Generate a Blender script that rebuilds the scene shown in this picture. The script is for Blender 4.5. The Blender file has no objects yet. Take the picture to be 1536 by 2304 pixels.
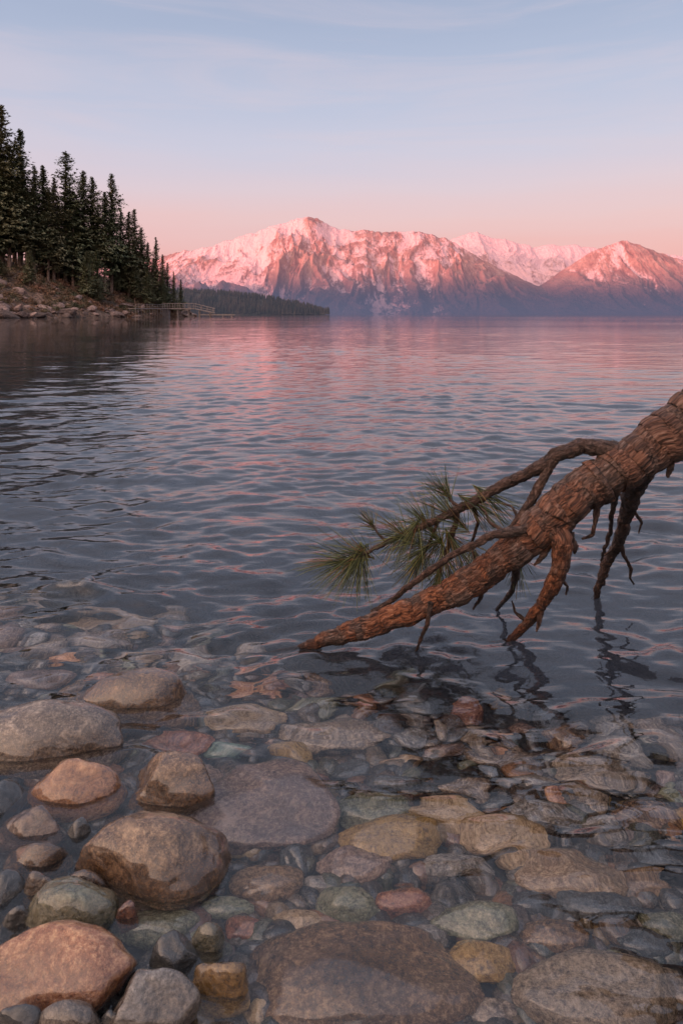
import bpy, bmesh, math, random
import numpy as np
from mathutils import Vector, Matrix
random.seed(7); rng=np.random.default_rng(7)
scene=bpy.context.scene
COL=scene.collection
F=1536.0; H=1.3; HV=707.0   # focal length, eye height above the lake, horizon row

# ------------------------------------------------------------------ helpers
def at(px,v,Y):
    return Vector(((px-768)/F*Y, Y, H-(v-HV)/F*Y))
def _hash(ix,iy,iz,seed):
    n=(ix.astype(np.uint32)*np.uint32(73856093))^(iy.astype(np.uint32)*np.uint32(19349663))^(iz.astype(np.uint32)*np.uint32(83492791))^np.uint32((seed*2654435761)&0xffffffff)
    n=(n^(n>>np.uint32(15)))*np.uint32(2246822519)
    n=(n^(n>>np.uint32(13)))*np.uint32(3266489917)
    n=n^(n>>np.uint32(16))
    return n.astype(np.float64)/4294967295.0
def noise(x,y,z=0.0,seed=0):
    x,y,z=np.broadcast_arrays(np.asarray(x,float),np.asarray(y,float),np.asarray(z,float))
    fx,fy,fz=np.floor(x),np.floor(y),np.floor(z)
    ix,iy,iz=fx.astype(np.int64),fy.astype(np.int64),fz.astype(np.int64)
    def q(t): return t*t*t*(t*(t*6-15)+10)
    u,v,w=q(x-fx),q(y-fy),q(z-fz)
    r=0
    for a in (0,1):
        for b in (0,1):
            for c in (0,1):
                r=r+_hash(ix+a,iy+b,iz+c,seed)*(u if a else 1-u)*(v if b else 1-v)*(w if c else 1-w)
    return r
def worley(x,y,z,seed):
    fx,fy,fz=np.floor(x).astype(np.int64),np.floor(y).astype(np.int64),np.floor(z).astype(np.int64)
    f1=np.full(x.shape,9.0);f2=np.full(x.shape,9.0);idv=np.zeros(x.shape)
    for a in (-1,0,1):
        for b in (-1,0,1):
            for c in (-1,0,1):
                i,j,l=fx+a,fy+b,fz+c
                d=np.sqrt((i+_hash(i,j,l,seed)-x)**2+(j+_hash(i,j,l,seed+1)-y)**2+(l+_hash(i,j,l,seed+2)-z)**2)
                h_=_hash(i,j,l,seed+3); near=d<f1
                f2=np.where(near,f1,np.minimum(f2,d)); idv=np.where(near,h_,idv); f1=np.where(near,d,f1)
    return f1,f2,idv
def fbm(x,y,z=0.0,seed=0,o=4,g=0.5):
    r=0;a=1;s=0
    for i in range(o):
        r=r+a*noise(np.asarray(x)*2**i,np.asarray(y)*2**i,np.asarray(z)*2**i,seed+i*17); s+=a; a*=g
    return r/s
def ridged(x,y,z=0.0,seed=0,o=4,g=0.5):
    r=0;a=1;s=0
    for i in range(o):
        n=noise(np.asarray(x)*2**i,np.asarray(y)*2**i,np.asarray(z)*2**i,seed+i*31)
        r=r+a*(1-np.abs(2*n-1))**1.5; s+=a; a*=g
    return r/s
def mesh_np(name,co,faces,smooth=True):
    me=bpy.data.meshes.new(name)
    co=np.asarray(co,dtype=np.float32); faces=np.asarray(faces,dtype=np.int32)
    m,k=faces.shape
    me.vertices.add(len(co)); me.vertices.foreach_set('co',co.ravel())
    me.loops.add(m*k); me.loops.foreach_set('vertex_index',faces.ravel())
    me.polygons.add(m); me.polygons.foreach_set('loop_start',np.arange(0,m*k,k,dtype=np.int32))
    try: me.polygons.foreach_set('loop_total',np.full(m,k,dtype=np.int32))
    except Exception: pass
    me.polygons.foreach_set('use_smooth',np.full(m,smooth,dtype=bool))
    me.update(calc_edges=True); me.validate()
    return me
def grid_faces(nr,nc):
    i=np.arange(nr-1)[:,None]*nc+np.arange(nc-1)[None,:]
    return np.stack([i,i+1,i+nc+1,i+nc],-1).reshape(-1,4)
def fattr(me,name,vals):
    a=me.attributes.new(name,'FLOAT','POINT'); a.data.foreach_set('value',np.asarray(vals,dtype=np.float32).ravel())
def vattr(me,name,vals):
    a=me.attributes.new(name,'FLOAT_VECTOR','POINT'); a.data.foreach_set('vector',np.asarray(vals,dtype=np.float32).ravel())
def cattr(me,name,vals):
    v=np.concatenate([np.asarray(vals),np.ones((len(vals),1))],1)
    a=me.attributes.new(name,'FLOAT_COLOR','POINT'); a.data.foreach_set('color',v.astype(np.float32).ravel())
def add(name,me,mat=None,parent=None,**props):
    o=bpy.data.objects.new(name,me); COL.objects.link(o)
    if me is not None and mat is not None and len(me.materials)==0: me.materials.append(mat)
    if parent: o.parent=parent
    for k,v in props.items(): o[k]=v
    return o
class N:
    def __init__(s,tree): s.t=tree
    def n(s,typ,**kw):
        nd=s.t.nodes.new(typ)
        for k,v in kw.items(): setattr(nd,k,v)
        return nd
    def l(s,a,b): s.t.links.new(a,b)
    def set(s,sock,v):
        if isinstance(v,bpy.types.NodeSocket): s.l(v,sock)
        else:
            if isinstance(v,(tuple,list)) and len(v)==3 and sock.type=='RGBA': v=(*v,1)
            sock.default_value=v
    def math(s,op,a,b=0.0,c=None,clamp=False):
        nd=s.n('ShaderNodeMath',operation=op,use_clamp=clamp); s.set(nd.inputs[0],a); s.set(nd.inputs[1],b)
        if c is not None: s.set(nd.inputs[2],c)
        return nd.outputs[0]
    def vmath(s,op,a,b=(0,0,0)):
        nd=s.n('ShaderNodeVectorMath',operation=op); s.set(nd.inputs[0],a)
        if op=='SCALE': s.set(nd.inputs['Scale'],b)
        else: s.set(nd.inputs[1],b)
        return nd.outputs['Value'] if op in('DOT_PRODUCT','LENGTH') else nd.outputs[0]
    def mix(s,f,a,b,mode='MIX'):
        nd=s.n('ShaderNodeMix',data_type='RGBA',blend_type=mode); s.set(nd.inputs['Factor'],f)
        s.set(nd.inputs[6],a); s.set(nd.inputs[7],b); return nd.outputs[2]
    def noise(s,vec,scale,detail=4,rough=0.55,dist=0.0):
        nd=s.n('ShaderNodeTexNoise'); 
        if vec is not None: s.l(vec,nd.inputs['Vector'])
        nd.inputs['Scale'].default_value=scale; nd.inputs['Detail'].default_value=detail
        nd.inputs['Roughness'].default_value=rough; nd.inputs['Distortion'].default_value=dist
        return nd.outputs['Fac']
    def vor(s,vec,scale,feature='F1'):
        nd=s.n('ShaderNodeTexVoronoi',feature=feature); s.l(vec,nd.inputs['Vector']); nd.inputs['Scale'].default_value=scale
        return nd.outputs['Distance']
    def ramp(s,f,stops,interp='LINEAR'):
        nd=s.n('ShaderNodeValToRGB'); s.set(nd.inputs[0],f); cr=nd.color_ramp; cr.interpolation=interp
        while len(cr.elements)<len(stops): cr.elements.new(0.5)
        for e,(p,c) in zip(cr.elements,stops):
            e.position=p; e.color=(*c,1) if len(c)==3 else c
        return nd.outputs[0]
    def rng(s,v,a,b,c=0.0,d=1.0,smooth=False):
        nd=s.n('ShaderNodeMapRange'); s.set(nd.inputs[0],v)
        if smooth: nd.interpolation_type='SMOOTHSTEP'
        for i,x in enumerate((a,b,c,d)): s.set(nd.inputs[i+1],x)
        return nd.outputs[0]
    def mapping(s,vec,scale=(1,1,1),rot=(0,0,0)):
        nd=s.n('ShaderNodeMapping'); s.l(vec,nd.inputs[0]); nd.inputs['Scale'].default_value=scale; nd.inputs['Rotation'].default_value=rot
        return nd.outputs[0]
    def bump(s,h,strength,dist,normal=None):
        nd=s.n('ShaderNodeBump'); s.set(nd.inputs['Height'],h); nd.inputs['Strength'].default_value=strength; nd.inputs['Distance'].default_value=dist
        if normal is not None: s.l(normal,nd.inputs['Normal'])
        return nd.outputs[0]
def newmat(name):
    m=bpy.data.materials.new(name); m.use_nodes=True; nt=m.node_tree; nt.nodes.clear()
    k=N(nt); out=k.n('ShaderNodeOutputMaterial'); b=k.n('ShaderNodeBsdfPrincipled'); k.l(b.outputs[0],out.inputs[0])
    return m,k,b,out

# ------------------------------------------------------------------ world & sun
SAZ=math.radians(50); SEL=math.radians(2.6)
sundir=Vector((-math.sin(SAZ)*math.cos(SEL),-math.cos(SAZ)*math.cos(SEL),math.sin(SEL)))
w=bpy.data.worlds.new("World"); scene.world=w; w.use_nodes=True
k=N(w.node_tree); w.node_tree.nodes.clear()
wo=k.n('ShaderNodeOutputWorld'); bg=k.n('ShaderNodeBackground'); k.l(bg.outputs[0],wo.inputs[0])
tc=k.n('ShaderNodeTexCoord').outputs['Generated']
sep=k.n('ShaderNodeSeparateXYZ'); k.l(tc,sep.inputs[0]); z=sep.outputs[2]
str_=k.mapping(tc,(1.0,1.0,9.0))
cl=k.noise(str_,1.6,5,0.55,0.4)
zz=k.math('ADD',z,k.math('MULTIPLY',k.math('SUBTRACT',cl,0.5),0.05))
grad=k.ramp(zz,[(0.0,(0.82,0.41,0.42)),(0.09,(0.82,0.45,0.45)),(0.135,(0.78,0.53,0.55)),(0.18,(0.70,0.57,0.64)),
                (0.235,(0.58,0.57,0.70)),(0.31,(0.47,0.52,0.68)),(0.42,(0.35,0.415,0.58)),(0.60,(0.56,0.62,0.80)),(1.0,(0.62,0.71,0.92))])
cl2=k.noise(k.mapping(tc,(1.0,1.0,8.0),(0.05,0.03,0)),2.0,6,0.6,0.8)
cm=k.math('MULTIPLY',k.rng(cl2,0.42,0.72,0,1,True),k.rng(z,0.08,0.25,0,0.40))
grad=k.mix(cm,grad,(0.68,0.57,0.64))
d=k.vmath('DOT_PRODUCT',tc,tuple(Vector((-math.sin(SAZ)*.94,-math.cos(SAZ)*.94,0.34)).normalized()))
glow=k.math('POWER',k.math('MAXIMUM',d,0.0),2.5)
gcol=k.mix(1.0,grad,k.mix(glow,(0,0,0),(3.6,2.35,1.6)),'ADD')
sky=k.n('ShaderNodeTexSky',sky_type='NISHITA'); sky.sun_disc=False; sky.sun_elevation=SEL; sky.sun_rotation=math.pi+SAZ; sky.air_density=1.2; sky.dust_density=1.5
sk=k.vmath('SCALE',sky.outputs[0],0.03)
tot=k.mix(1.0,gcol,sk,'ADD')
k.l(tot,bg.inputs[0]); bg.inputs[1].default_value=1.0
sl=bpy.data.lights.new('sun','SUN'); sl.energy=5.0; sl.color=(1.0,0.30,0.25); sl.angle=math.radians(0.6)
so=bpy.data.objects.new('sun',sl); COL.objects.link(so); so.rotation_euler=(-sundir).to_track_quat('-Z','Y').to_euler(); so.location=(0,0,50)

# ------------------------------------------------------------------ camera
cam=bpy.data.cameras.new('camera'); co_=bpy.data.objects.new('camera',cam); COL.objects.link(co_)
co_.location=(0,0,H); co_.rotation_euler=(math.radians(90),0,0)
cam.lens=24; cam.sensor_width=36; cam.sensor_fit='AUTO'; cam.shift_y=(HV-1152)/2304; cam.clip_end=40000; cam.clip_start=0.05
scene.camera=co_
scene.view_settings.view_transform='Standard'; scene.view_settings.look='None'; scene.view_settings.exposure=0

# ------------------------------------------------------------------ lake bed
def bed(x,y):
    x=np.asarray(x,float); y=np.asarray(y,float)
    s=y+0.42*x+.55*(fbm(x*.9+3,y*.9,0,13,3)-.5)*np.clip((y-1.2),0,1)
    zb=np.interp(s,[-400,-6,-2,0,.9,1.3,1.6,2.1,2.5,2.9,3.4,4,6,12,60,300],[3,1.6,.5,.05,-.055,-.10,-.135,-.20,-.30,-.44,-.66,-.95,-1.9,-3.5,-9,-15])
    return zb+0.03*(fbm(x*1.3+5,y*1.3,0,3,3)-0.5)
def axis(dense_a,dense_b,step,limit_lo,limit_hi,g):
    a=list(np.arange(dense_a,dense_b,step))
    s=step; x=a[-1]
    while x<limit_hi: s*=g; x+=s; a.append(x)
    s=step; x=a[0]; lo=[]
    while x>limit_lo: s*=g; x-=s; lo.append(x)
    return np.array(lo[::-1]+a)
xs=axis(-3,4,0.05,-9000,9000,1.12); ys=axis(0.5,6,0.05,-9000,12000,1.12)
X,Y=np.meshgrid(xs,ys); Z=bed(X,Y)
DEEP=(0.044,0.052,0.068)  # light lost in deep water, painted into bed and stone colours
m_bed,k,b,o=newmat('lake_bed_gravel')
geo=k.n('ShaderNodeNewGeometry'); pos=geo.outputs['Position']; sp=k.n('ShaderNodeSeparateXYZ'); k.l(pos,sp.inputs[0])
n1=k.noise(pos,40,6,.65); n2=k.vor(pos,45)
c=k.ramp(n1,[(0.3,(0.02,0.02,0.022)),(0.5,(0.055,0.05,0.042)),(0.7,(0.12,0.10,0.08))])
c=k.mix(k.rng(n2,0.0,0.6),c,(0.015,0.015,0.016))
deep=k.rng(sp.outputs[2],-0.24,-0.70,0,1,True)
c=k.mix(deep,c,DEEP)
k.l(c,b.inputs['Base Color']); b.inputs['Roughness'].default_value=0.8
k.l(k.bump(n2,0.8,0.02),b.inputs['Normal'])
me=mesh_np('lake_bed',np.stack([X,Y,Z],-1).reshape(-1,3),grid_faces(len(ys),len(xs)))
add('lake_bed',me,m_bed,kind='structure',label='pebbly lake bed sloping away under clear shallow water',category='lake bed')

# ------------------------------------------------------------------ water
def water_axis():
    ys=[0.2]
    while ys[-1]<11000:
        y=ys[-1]; ys.append(y+max(0.013,0.0043*y) if y<150 else y*1.03)
    lo=[]; s=.05; y=0.2
    while y>-60: s*=1.25; y-=s; lo.append(y)
    return np.array(lo[::-1]+ys)
wy=water_axis(); 
xr=[0.0]
while xr[-1]<9000:
    x=xr[-1]; xr.append(x+(0.017 if x<1.7 else min(0.017+0.026*(x-1.7),1e9)))
wx=np.array([-a for a in xr[:0:-1]]+xr)
X,Y=np.meshgrid(wx,wy)
DX=np.gradient(wx)[None,:]*np.ones_like(Y); DY=np.gradient(wy)[:,None]*np.ones_like(X)
Z=np.zeros_like(X)
wr=np.random.default_rng(3)
sub=(Y<200)&(np.abs(X)<200)
xv,yv,dx,dy=X[sub],Y[sub],DX[sub],DY[sub]
zz_=np.zeros_like(xv)
wxp=xv+0.22*(fbm(xv*.9,yv*.9,0,91,3)-.5)*2; wyp=yv+0.22*(fbm(xv*.8+9,yv*.8,0,92,3)-.5)*2
calm=np.clip((yv+0.65*xv+.1)/2.4,0.50,1.0)*np.interp(yv,[0,4,9,30],[1.0,1.0,.76,.62])
gust=0.35+1.3*fbm(xv*.26,yv*.20,0,55,4)
NW=72
for i in range(NW):
    lam=0.065*(1.7/0.065)**(i/(NW-1.0))*wr.uniform(.9,1.1)
    th=wr.normal(math.radians(-79),math.radians(29))
    kx,ky=math.cos(th)*2*math.pi/lam,math.sin(th)*2*math.pi/lam
    amp=0.0040*lam**0.88*(1.08 if lam<0.4 else (0.7 if lam<.7 else .36))
    spx=np.abs(math.cos(th))*dx+np.abs(math.sin(th))*dy
    fade=np.clip((lam/np.maximum(spx,1e-6)-3.0)/3.0,0,1)
    ph=kx*wxp+ky*wyp+wr.uniform(0,6.28)
    zz_+=amp*fade*(np.sin(ph)+0.32*np.sin(2*ph+1.3))
zz_*=calm*gust
zz_=zz_+np.clip(zz_,0,None)*.35   # crests a little sharper than troughs
Z[sub]=zz_
m_w,k,b,o=newmat('lake_water')
geo=k.n('ShaderNodeNewGeometry'); pos=geo.outputs['Position']; sp=k.n('ShaderNodeSeparateXYZ'); k.l(pos,sp.inputs[0])
b.inputs['Base Color'].default_value=(0.97,0.98,1.0,1); b.inputs['Roughness'].default_value=0.0
b.inputs['IOR'].default_value=1.46; b.inputs['Transmission Weight'].default_value=1.0
r1=k.noise(k.mapping(pos,(0.5,1.6,1),(0,0,0.15)),8,2,0.5,0.4)
r2=k.noise(k.mapping(pos,(0.35,1.0,1),(0,0,-0.10)),2.8,4,0.55,0.3)
r3=k.noise(k.mapping(pos,(0.25,1.0,1)),0.22,4,0.6,0.2)
far=k.rng(sp.outputs[1],4,30,0,1)
gus=k.rng(k.noise(k.mapping(pos,(0.22,1.0,1)),0.03,4,.55),0.38,0.62,0.35,1.15)
gus=k.mix(k.rng(sp.outputs[1],5,25),(1,1,1),gus)
h=k.math('ADD',k.math('MULTIPLY',r1,k.rng(sp.outputs[1],1.5,8,0.0048,0.0055)),k.math('MULTIPLY',k.math('MULTIPLY',r2,far),0.018))
h=k.math('ADD',h,k.math('MULTIPLY',k.math('MULTIPLY',r3,k.rng(sp.outputs[1],20,80)),0.033))
h=k.math('MULTIPLY',h,gus)
k.l(k.bump(h,1.0,1.0),b.inputs['Normal'])
me=mesh_np('water',np.stack([X,Y,Z],-1).reshape(-1,3),grid_faces(len(wy),len(wx)))
add('water',me,m_w,kind='structure',label='rippled lake water mirroring pink dusk sky',category='lake water')

# ------------------------------------------------------------------ stones
def ico(sub):
    bm=bmesh.new(); bmesh.ops.create_icosphere(bm,subdivisions=sub,radius=1.0)
    v=np.array([x.co[:] for x in bm.verts]); f=np.array([[q.index for q in p.verts] for p in bm.faces]); bm.free(); return v,f
ICO={s:ico(s) for s in (2,3,4,5)}
def rock_shape(v,seed,ang=0.5,lump=0.12,fine=0.02):
    r_=np.random.default_rng(seed)
    npl=r_.integers(8,14); kk=9+16*ang
    nn=r_.normal(size=(npl,3)); nn/=np.linalg.norm(nn,axis=1)[:,None]
    p=r_.uniform(0.82-0.34*ang,1.0,size=npl)
    dd=np.clip(v@nn.T,0,None)/p
    r=(1+np.sum(dd**kk,1))**(-1/kk)
    o=r_.uniform(0,50,3)
    r=r*(1+lump*2*(fbm(v[:,0]*1.3+o[0],v[:,1]*1.3+o[1],v[:,2]*1.3+o[2],seed,3)-.5))
    r=r*(1+fine*2*(fbm(v[:,0]*5+o[0],v[:,1]*5+o[1],v[:,2]*5+o[2],seed+5,4,.6)-.5))
    q=v*r[:,None]
    q=q-(q.max(0)+q.min(0))/2
    q=q/np.max(np.abs(q),axis=0)
    return q
PAL={ # dark, base, light
 'greybrown':((.036,.025,.018),(.18,.135,.095),(.54,.44,.34)),
 'brown':((.028,.016,.008),(.16,.095,.052),(.50,.34,.20)),
 'tan':((.09,.056,.027),(.36,.255,.145),(.64,.50,.34)),
 'orange':((.14,.05,.020),(.47,.225,.098),(.76,.48,.27)),
 'grey':((.038,.036,.033),(.19,.175,.16),(.50,.47,.43)),
 'green':((.038,.048,.030),(.17,.185,.122),(.42,.41,.30)),
 'slate':((.013,.017,.021),(.055,.065,.075),(.17,.185,.20)),
 'gold':((.065,.036,.008),(.33,.205,.060),(.60,.42,.17)),
 'rust':((.055,.018,.009),(.28,.112,.056),(.52,.28,.155)),
 'mauve':((.044,.026,.022),(.18,.12,.10),(.46,.35,.285)),
 'teal':((.036,.07,.062),(.13,.21,.185),(.30,.42,.35)),
}
def stone_material(name,cols,attr=False):
    m,k,b,o=newmat(name)
    geo=k.n('ShaderNodeNewGeometry'); pos=geo.outputs['Position']; sp=k.n('ShaderNodeSeparateXYZ'); k.l(pos,sp.inputs[0])
    if attr: vec=pos
    else:
        oi=k.n('ShaderNodeObjectInfo').outputs['Random']
        off=k.vmath('SCALE',(13.1,7.7,21.3),k.math('MULTIPLY',oi,9.0))
        vec=k.vmath('ADD',pos,off)
    patch=k.noise(vec,4.5,4,.55,.6); grain=k.noise(vec,85,7,.78); speck=k.noise(vec,300,3,.65); mid=k.noise(vec,16,6,.62,.8)
    if attr:
        at_=k.n('ShaderNodeAttribute',attribute_name='tint').outputs['Color']
        base=at_; dark=k.mix(1.0,base,(.25,.25,.27),'MULTIPLY'); light=k.mix(0.35,base,(.45,.41,.36))
    else:
        dark,base,light=[(*c,1) for c in cols]
        hs=k.n('ShaderNodeHueSaturation'); hs.inputs['Color'].default_value=base
        k.l(k.rng(oi,0,1,.65,1.3),hs.inputs['Value']); k.l(k.rng(oi,0,1,0.485,0.51),hs.inputs['Hue']); base=hs.outputs[0]
    c=k.mix(k.rng(grain,0.50,0.64,0,.8),base,light)
    c=k.mix(k.rng(grain,0.48,0.38,0,.85),c,dark)
    c=k.mix(k.math('MULTIPLY',k.rng(patch,0.45,0.7),0.6),c,dark)
    c=k.mix(k.math('MULTIPLY',k.rng(speck,0.58,0.68),0.5),c,light)
    c=k.mix(k.math('MULTIPLY',k.rng(speck,0.42,0.34),0.55),c,dark)
    c=k.mix(k.math('MULTIPLY',k.rng(mid,0.54,0.68),0.4),c,light)
    vein=k.math('ABSOLUTE',k.math('SUBTRACT',k.noise(k.mapping(vec,(1,1,2.5),(.4,.3,0)),6,5,.6,1.2),.5)); c=k.mix(k.rng(vein,.02,.004,0,.45),c,dark)
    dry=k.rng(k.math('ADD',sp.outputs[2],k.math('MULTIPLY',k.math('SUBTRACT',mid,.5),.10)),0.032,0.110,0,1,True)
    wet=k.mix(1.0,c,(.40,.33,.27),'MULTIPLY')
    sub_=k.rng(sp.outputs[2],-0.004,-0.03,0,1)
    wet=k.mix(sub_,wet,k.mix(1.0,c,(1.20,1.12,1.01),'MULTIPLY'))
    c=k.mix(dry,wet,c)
    c=k.mix(k.rng(sp.outputs[2],-.19,-.52,0,.9,True),c,DEEP)  # water absorption painted in as a tint growing with depth
    k.l(c,b.inputs['Base Color'])
    k.l(k.rng(dry,0,1,0.14,0.30),b.inputs['Roughness']); b.inputs['Specular IOR Level'].default_value=0.6
    k.l(k.rng(dry,0,1,1.0,0.45),b.inputs['Coat Weight']); b.inputs['Coat Roughness'].default_value=.09
    hh=k.math('ADD',k.math('MULTIPLY',grain,.40),k.math('ADD',k.math('MULTIPLY',speck,.08),k.math('MULTIPLY',mid,1.3)))
    k.l(k.bump(hh,0.8,0.013),b.inputs['Normal'])
    return m
SM={n:stone_material('stone_'+n,c) for n,c in PAL.items()}
CW={'greybrown':'grey-brown','brown':'dark brown','tan':'pale tan','orange':'orange-pink','grey':'grey','green':'grey-green','slate':'blue-grey slate','gold':'golden olive','rust':'rusty red','mauve':'mauve-grey','teal':'teal-green'}
def refract_point(px,v,zt):
    """where the sight line through the water surface reaches depth zt"""
    d=Vector(((px-768)/F,1.0,-(v-HV)/F)).normalized()
    t=-H/d.z; p=Vector((0,0,H))+d*t
    if zt>=0:
        t=(zt-H)/d.z; return Vector((0,0,H))+d*t
    r=1/1.46; c=-d.z; s2=r*r*(1-c*c); q=Vector((d.x*r,d.y*r,-math.sqrt(1-s2)))
    return p+q*(zt/q.z)
placed=[]
def stone(px,v,wd,ht,col,em=0.0,ang=0.45,seed=None,flat=0.6,fine=.035):
    seed=seed if seed is not None else int(px*7+v)
    zc=0.02 if em is not None else -0.12
    for _ in range(4):
        p=refract_point(px,v,zc if em is None else em)
        a=wd/F*p.y/2*1.03
        c=flat*a
        if em is None: zc=float(bed(p.x,p.y))+0.45*c
        zc=min(zc,-0.012-0.9*c) if em is None else em
    hp=ht/2
    t1=F*c/p.y
    if t1>hp*0.8: c*=hp*0.8/t1; t1=hp*0.8
    bb=math.sqrt(max(hp*hp-t1*t1,1))*p.y/(v-HV)
    bb=min(max(bb,0.55*a),1.25*a)
    zz=zc
    if em is not None:
        zb=float(bed(p.x,p.y)); top=em+c
        if em<-.02: top=min(top,-.012)
        c2=max(c,(top-zb)*0.55); zz=top-c2; c=c2
    q=rock_shape(ICO[5][0] if wd>150 else ICO[4][0],seed,ang,.10,fine)
    q=q*np.array([a,bb,c])
    me=mesh_np('stone',q,ICO[5][1] if wd>150 else ICO[4][1])
    if em is not None and em>-.02: lab=f"{CW[col]} rounded stone standing half out of the shallow water"
    else: lab=f"{CW[col]} rounded stone lying under clear shallow water"
    if wd>250: lab='large '+lab
    ob=add('stone',me,SM[col],label=lab,category='stone',group='stones of the lake shore')
    ob.location=(p.x,p.y,zz); placed.append((p.x,p.y,max(a,bb)*0.9 if wd<250 else (a+bb)/2))
    return ob
E=[ # emergent stones: px,v,w,h,colour,em,ang,flat
 (110,1650,345,160,'greybrown',.012,.8,.46),(305,1555,290,110,'brown',.004,.6,.40),(168,1762,220,106,'orange',.016,.4,.52),
 (392,1757,190,136,'brown',.022,1.0,.66),(342,1920,340,178,'brown',.026,.55,.52),(165,2030,205,110,'green',.022,.5,.52),
 (125,2180,350,186,'orange',.03,.6,.58),(340,2250,215,135,'grey',.03,.8,.6),(160,2290,145,80,'grey',.025,.5,.55),(35,2290,125,85,'slate',.025,.5,.55),
 (500,2197,130,105,'gold',.012,.6,.62),(395,2142,114,96,'slate',.015,.7,.62),(472,2102,100,68,'green',.015,.5,.6),
 (75,1850,155,80,'mauve',.014,.5,.52),(85,1918,145,66,'brown',.014,.6,.48),(8,1790,95,102,'slate',.022,.4,.58),(182,1862,76,62,'slate',.012,.5,.55),
 (95,1985,86,66,'greybrown',.015,.5,.58),(12,1990,92,90,'slate',.018,.5,.55),(195,1975,108,52,'brown',.012,.4,.48),(168,1312,150,34,'slate',-.004,.6,.26),
 (287,2045,54,44,'rust',.012,.5,.55),(40,2060,70,50,'slate',.012,.5,.55),(250,2290,60,50,'slate',.01,.5,.55),
 (810,2200,530,245,'brown',-.07,.35,.30),(600,1800,330,215,'mauve',-.10,.35,.24)]
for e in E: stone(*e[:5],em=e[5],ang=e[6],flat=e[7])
S=[(875,1892,225,112,'gold',.45),(1132,1890,195,105,'tan',.45),(1275,1965,255,105,'tan',.45),
 (1025,1955,155,88,'grey',.5),(800,1945,172,74,'mauve',.5),(780,2042,155,108,'green',.6),(908,2028,135,96,'rust',.6),(1066,2070,195,118,'green',.55),
 (1080,2160,175,84,'gold',.5),(1345,2035,195,94,'slate',.5),(1500,2080,130,90,'green',.5),(1330,2235,360,135,'greybrown',.45),(1240,2105,155,84,'brown',.5),
 (670,2077,124,54,'tan',.5),(715,1990,84,50,'grey',.5),(600,1990,165,84,'brown',.5),(555,2094,94,54,'rust',.5),(850,1827,165,58,'green',.45),
 (1005,1842,175,74,'tan',.4),(1035,1778,136,64,'greybrown',.5),(1120,1808,94,48,'slate',.5),(1232,1842,155,84,'grey',.5),(1350,1862,94,48,'grey',.5),
 (1455,1842,155,74,'brown',.45),(765,1648,225,94,'greybrown',.45),(515,1690,104,52,'teal',.5),(400,1672,155,54,'rust',.4),(370,1637,94,42,'brown',.4),
 (552,1616,185,62,'tan',.4),(570,1541,124,38,'orange',.4),(705,1577,146,52,'green',.4),(230,1430,155,46,'greybrown',.4),(90,1522,150,54,'mauve',.4),
 (145,1478,74,32,'orange',.5),(310,1475,94,32,'tan',.4),(230,1385,145,32,'tan',.4),(1340,1742,155,62,'greybrown',.4),(1130,1706,165,52,'greybrown',.4),
 (900,1712,94,52,'tan',.4),(682,1742,115,62,'rust',.4),(890,1762,126,72,'slate',.45),(510,2047,125,62,'green',.5),(1190,2034,115,64,'slate',.5),
 (1450,2118,125,62,'slate',.5),(1182,2160,104,52,'brown',.5),(1380,2162,84,34,'green',.5),(1105,2288,125,52,'greybrown',.5),(1035,2296,90,34,'orange',.4),
 (355,2088,180,105,'green',.5),(1000,1690,110,50,'mauve',.4),(470,1860,110,70,'slate',.4),(295,1815,80,50,'slate',.5),(230,1815,70,40,'grey',.5),(230,2110,90,50,'green',.5),
 (300,1625,70,35,'tan',.5),(560,1905,90,50,'tan',.5),(960,2110,90,60,'grey',.5),(590,2140,110,60,'slate',.5),(1480,1930,110,50,'slate',.4),(1400,2270,90,50,'rust',.4),
 (30,1480,90,40,'slate',.5),(420,1610,80,34,'grey',.4),(20,1590,110,40,'slate',.4),(1210,1760,120,50,'grey',.4),(1440,1980,130,60,'brown',.4),(120,1345,150,30,'greybrown',.4),(350,1520,120,34,'brown',.4)]
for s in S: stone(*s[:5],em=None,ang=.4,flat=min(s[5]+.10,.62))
base_rocks=[]
for i in range(12):
    q=rock_shape(ICO[4][0],900+i,.2+.04*i,.10,.03)*np.array([1,.8+.02*i,.62])
    base_rocks.append(q)
names=list(PAL); wts=[5,5,2.0,1.0,4,3.5,7,1.4,1.0,3,.2]
cache={}
cnt=0; tries=0
while cnt<190 and tries<30000:
    tries+=1
    y=1.05+2.3*random.random()**1.15; x=random.uniform(-0.62*y,0.62*y)
    zb=float(bed(x,y))
    if zb<-.26 and random.random()<(-.26-zb)*5: continue
    if cnt<120: r=random.uniform(.04,.100)
    elif cnt<165: r=random.uniform(.03,.055)
    else: r=random.uniform(.024,.036)
    if any((x-a)**2+(y-b_)**2<(r*.7+c*.84)**2 for a,b_,c in placed): continue
    nm=random.choices(names,wts)[0]; key=(random.randrange(12),nm)
    if key not in cache:
        cache[key]=mesh_np('stone',base_rocks[key[0]],ICO[4][1]); cache[key].materials.append(SM[nm])
    ob=add('stone',cache[key],label=f"small {CW[nm]} rounded stone lying on the lake bed",category='stone',group='stones of the lake shore')
    ob.location=(x,y,zb+r*.22); ob.rotation_euler=(random.uniform(-.35,.35),random.uniform(-.35,.35),random.uniform(0,6.28)); ob.scale=(r,r*random.uniform(.75,1.1),r*random.uniform(.8,1.25))
    placed.append((x,y,r)); cnt+=1
gx=np.linspace(-4,4,161); gy=np.linspace(0,6,121); GB=bed(*np.meshgrid(gx,gy))
def XB(x,y):
    i=min(max(int((y)/0.05),0),119); j=min(max(int((x+4)/0.05),0),159); return GB[i,j]
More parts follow.
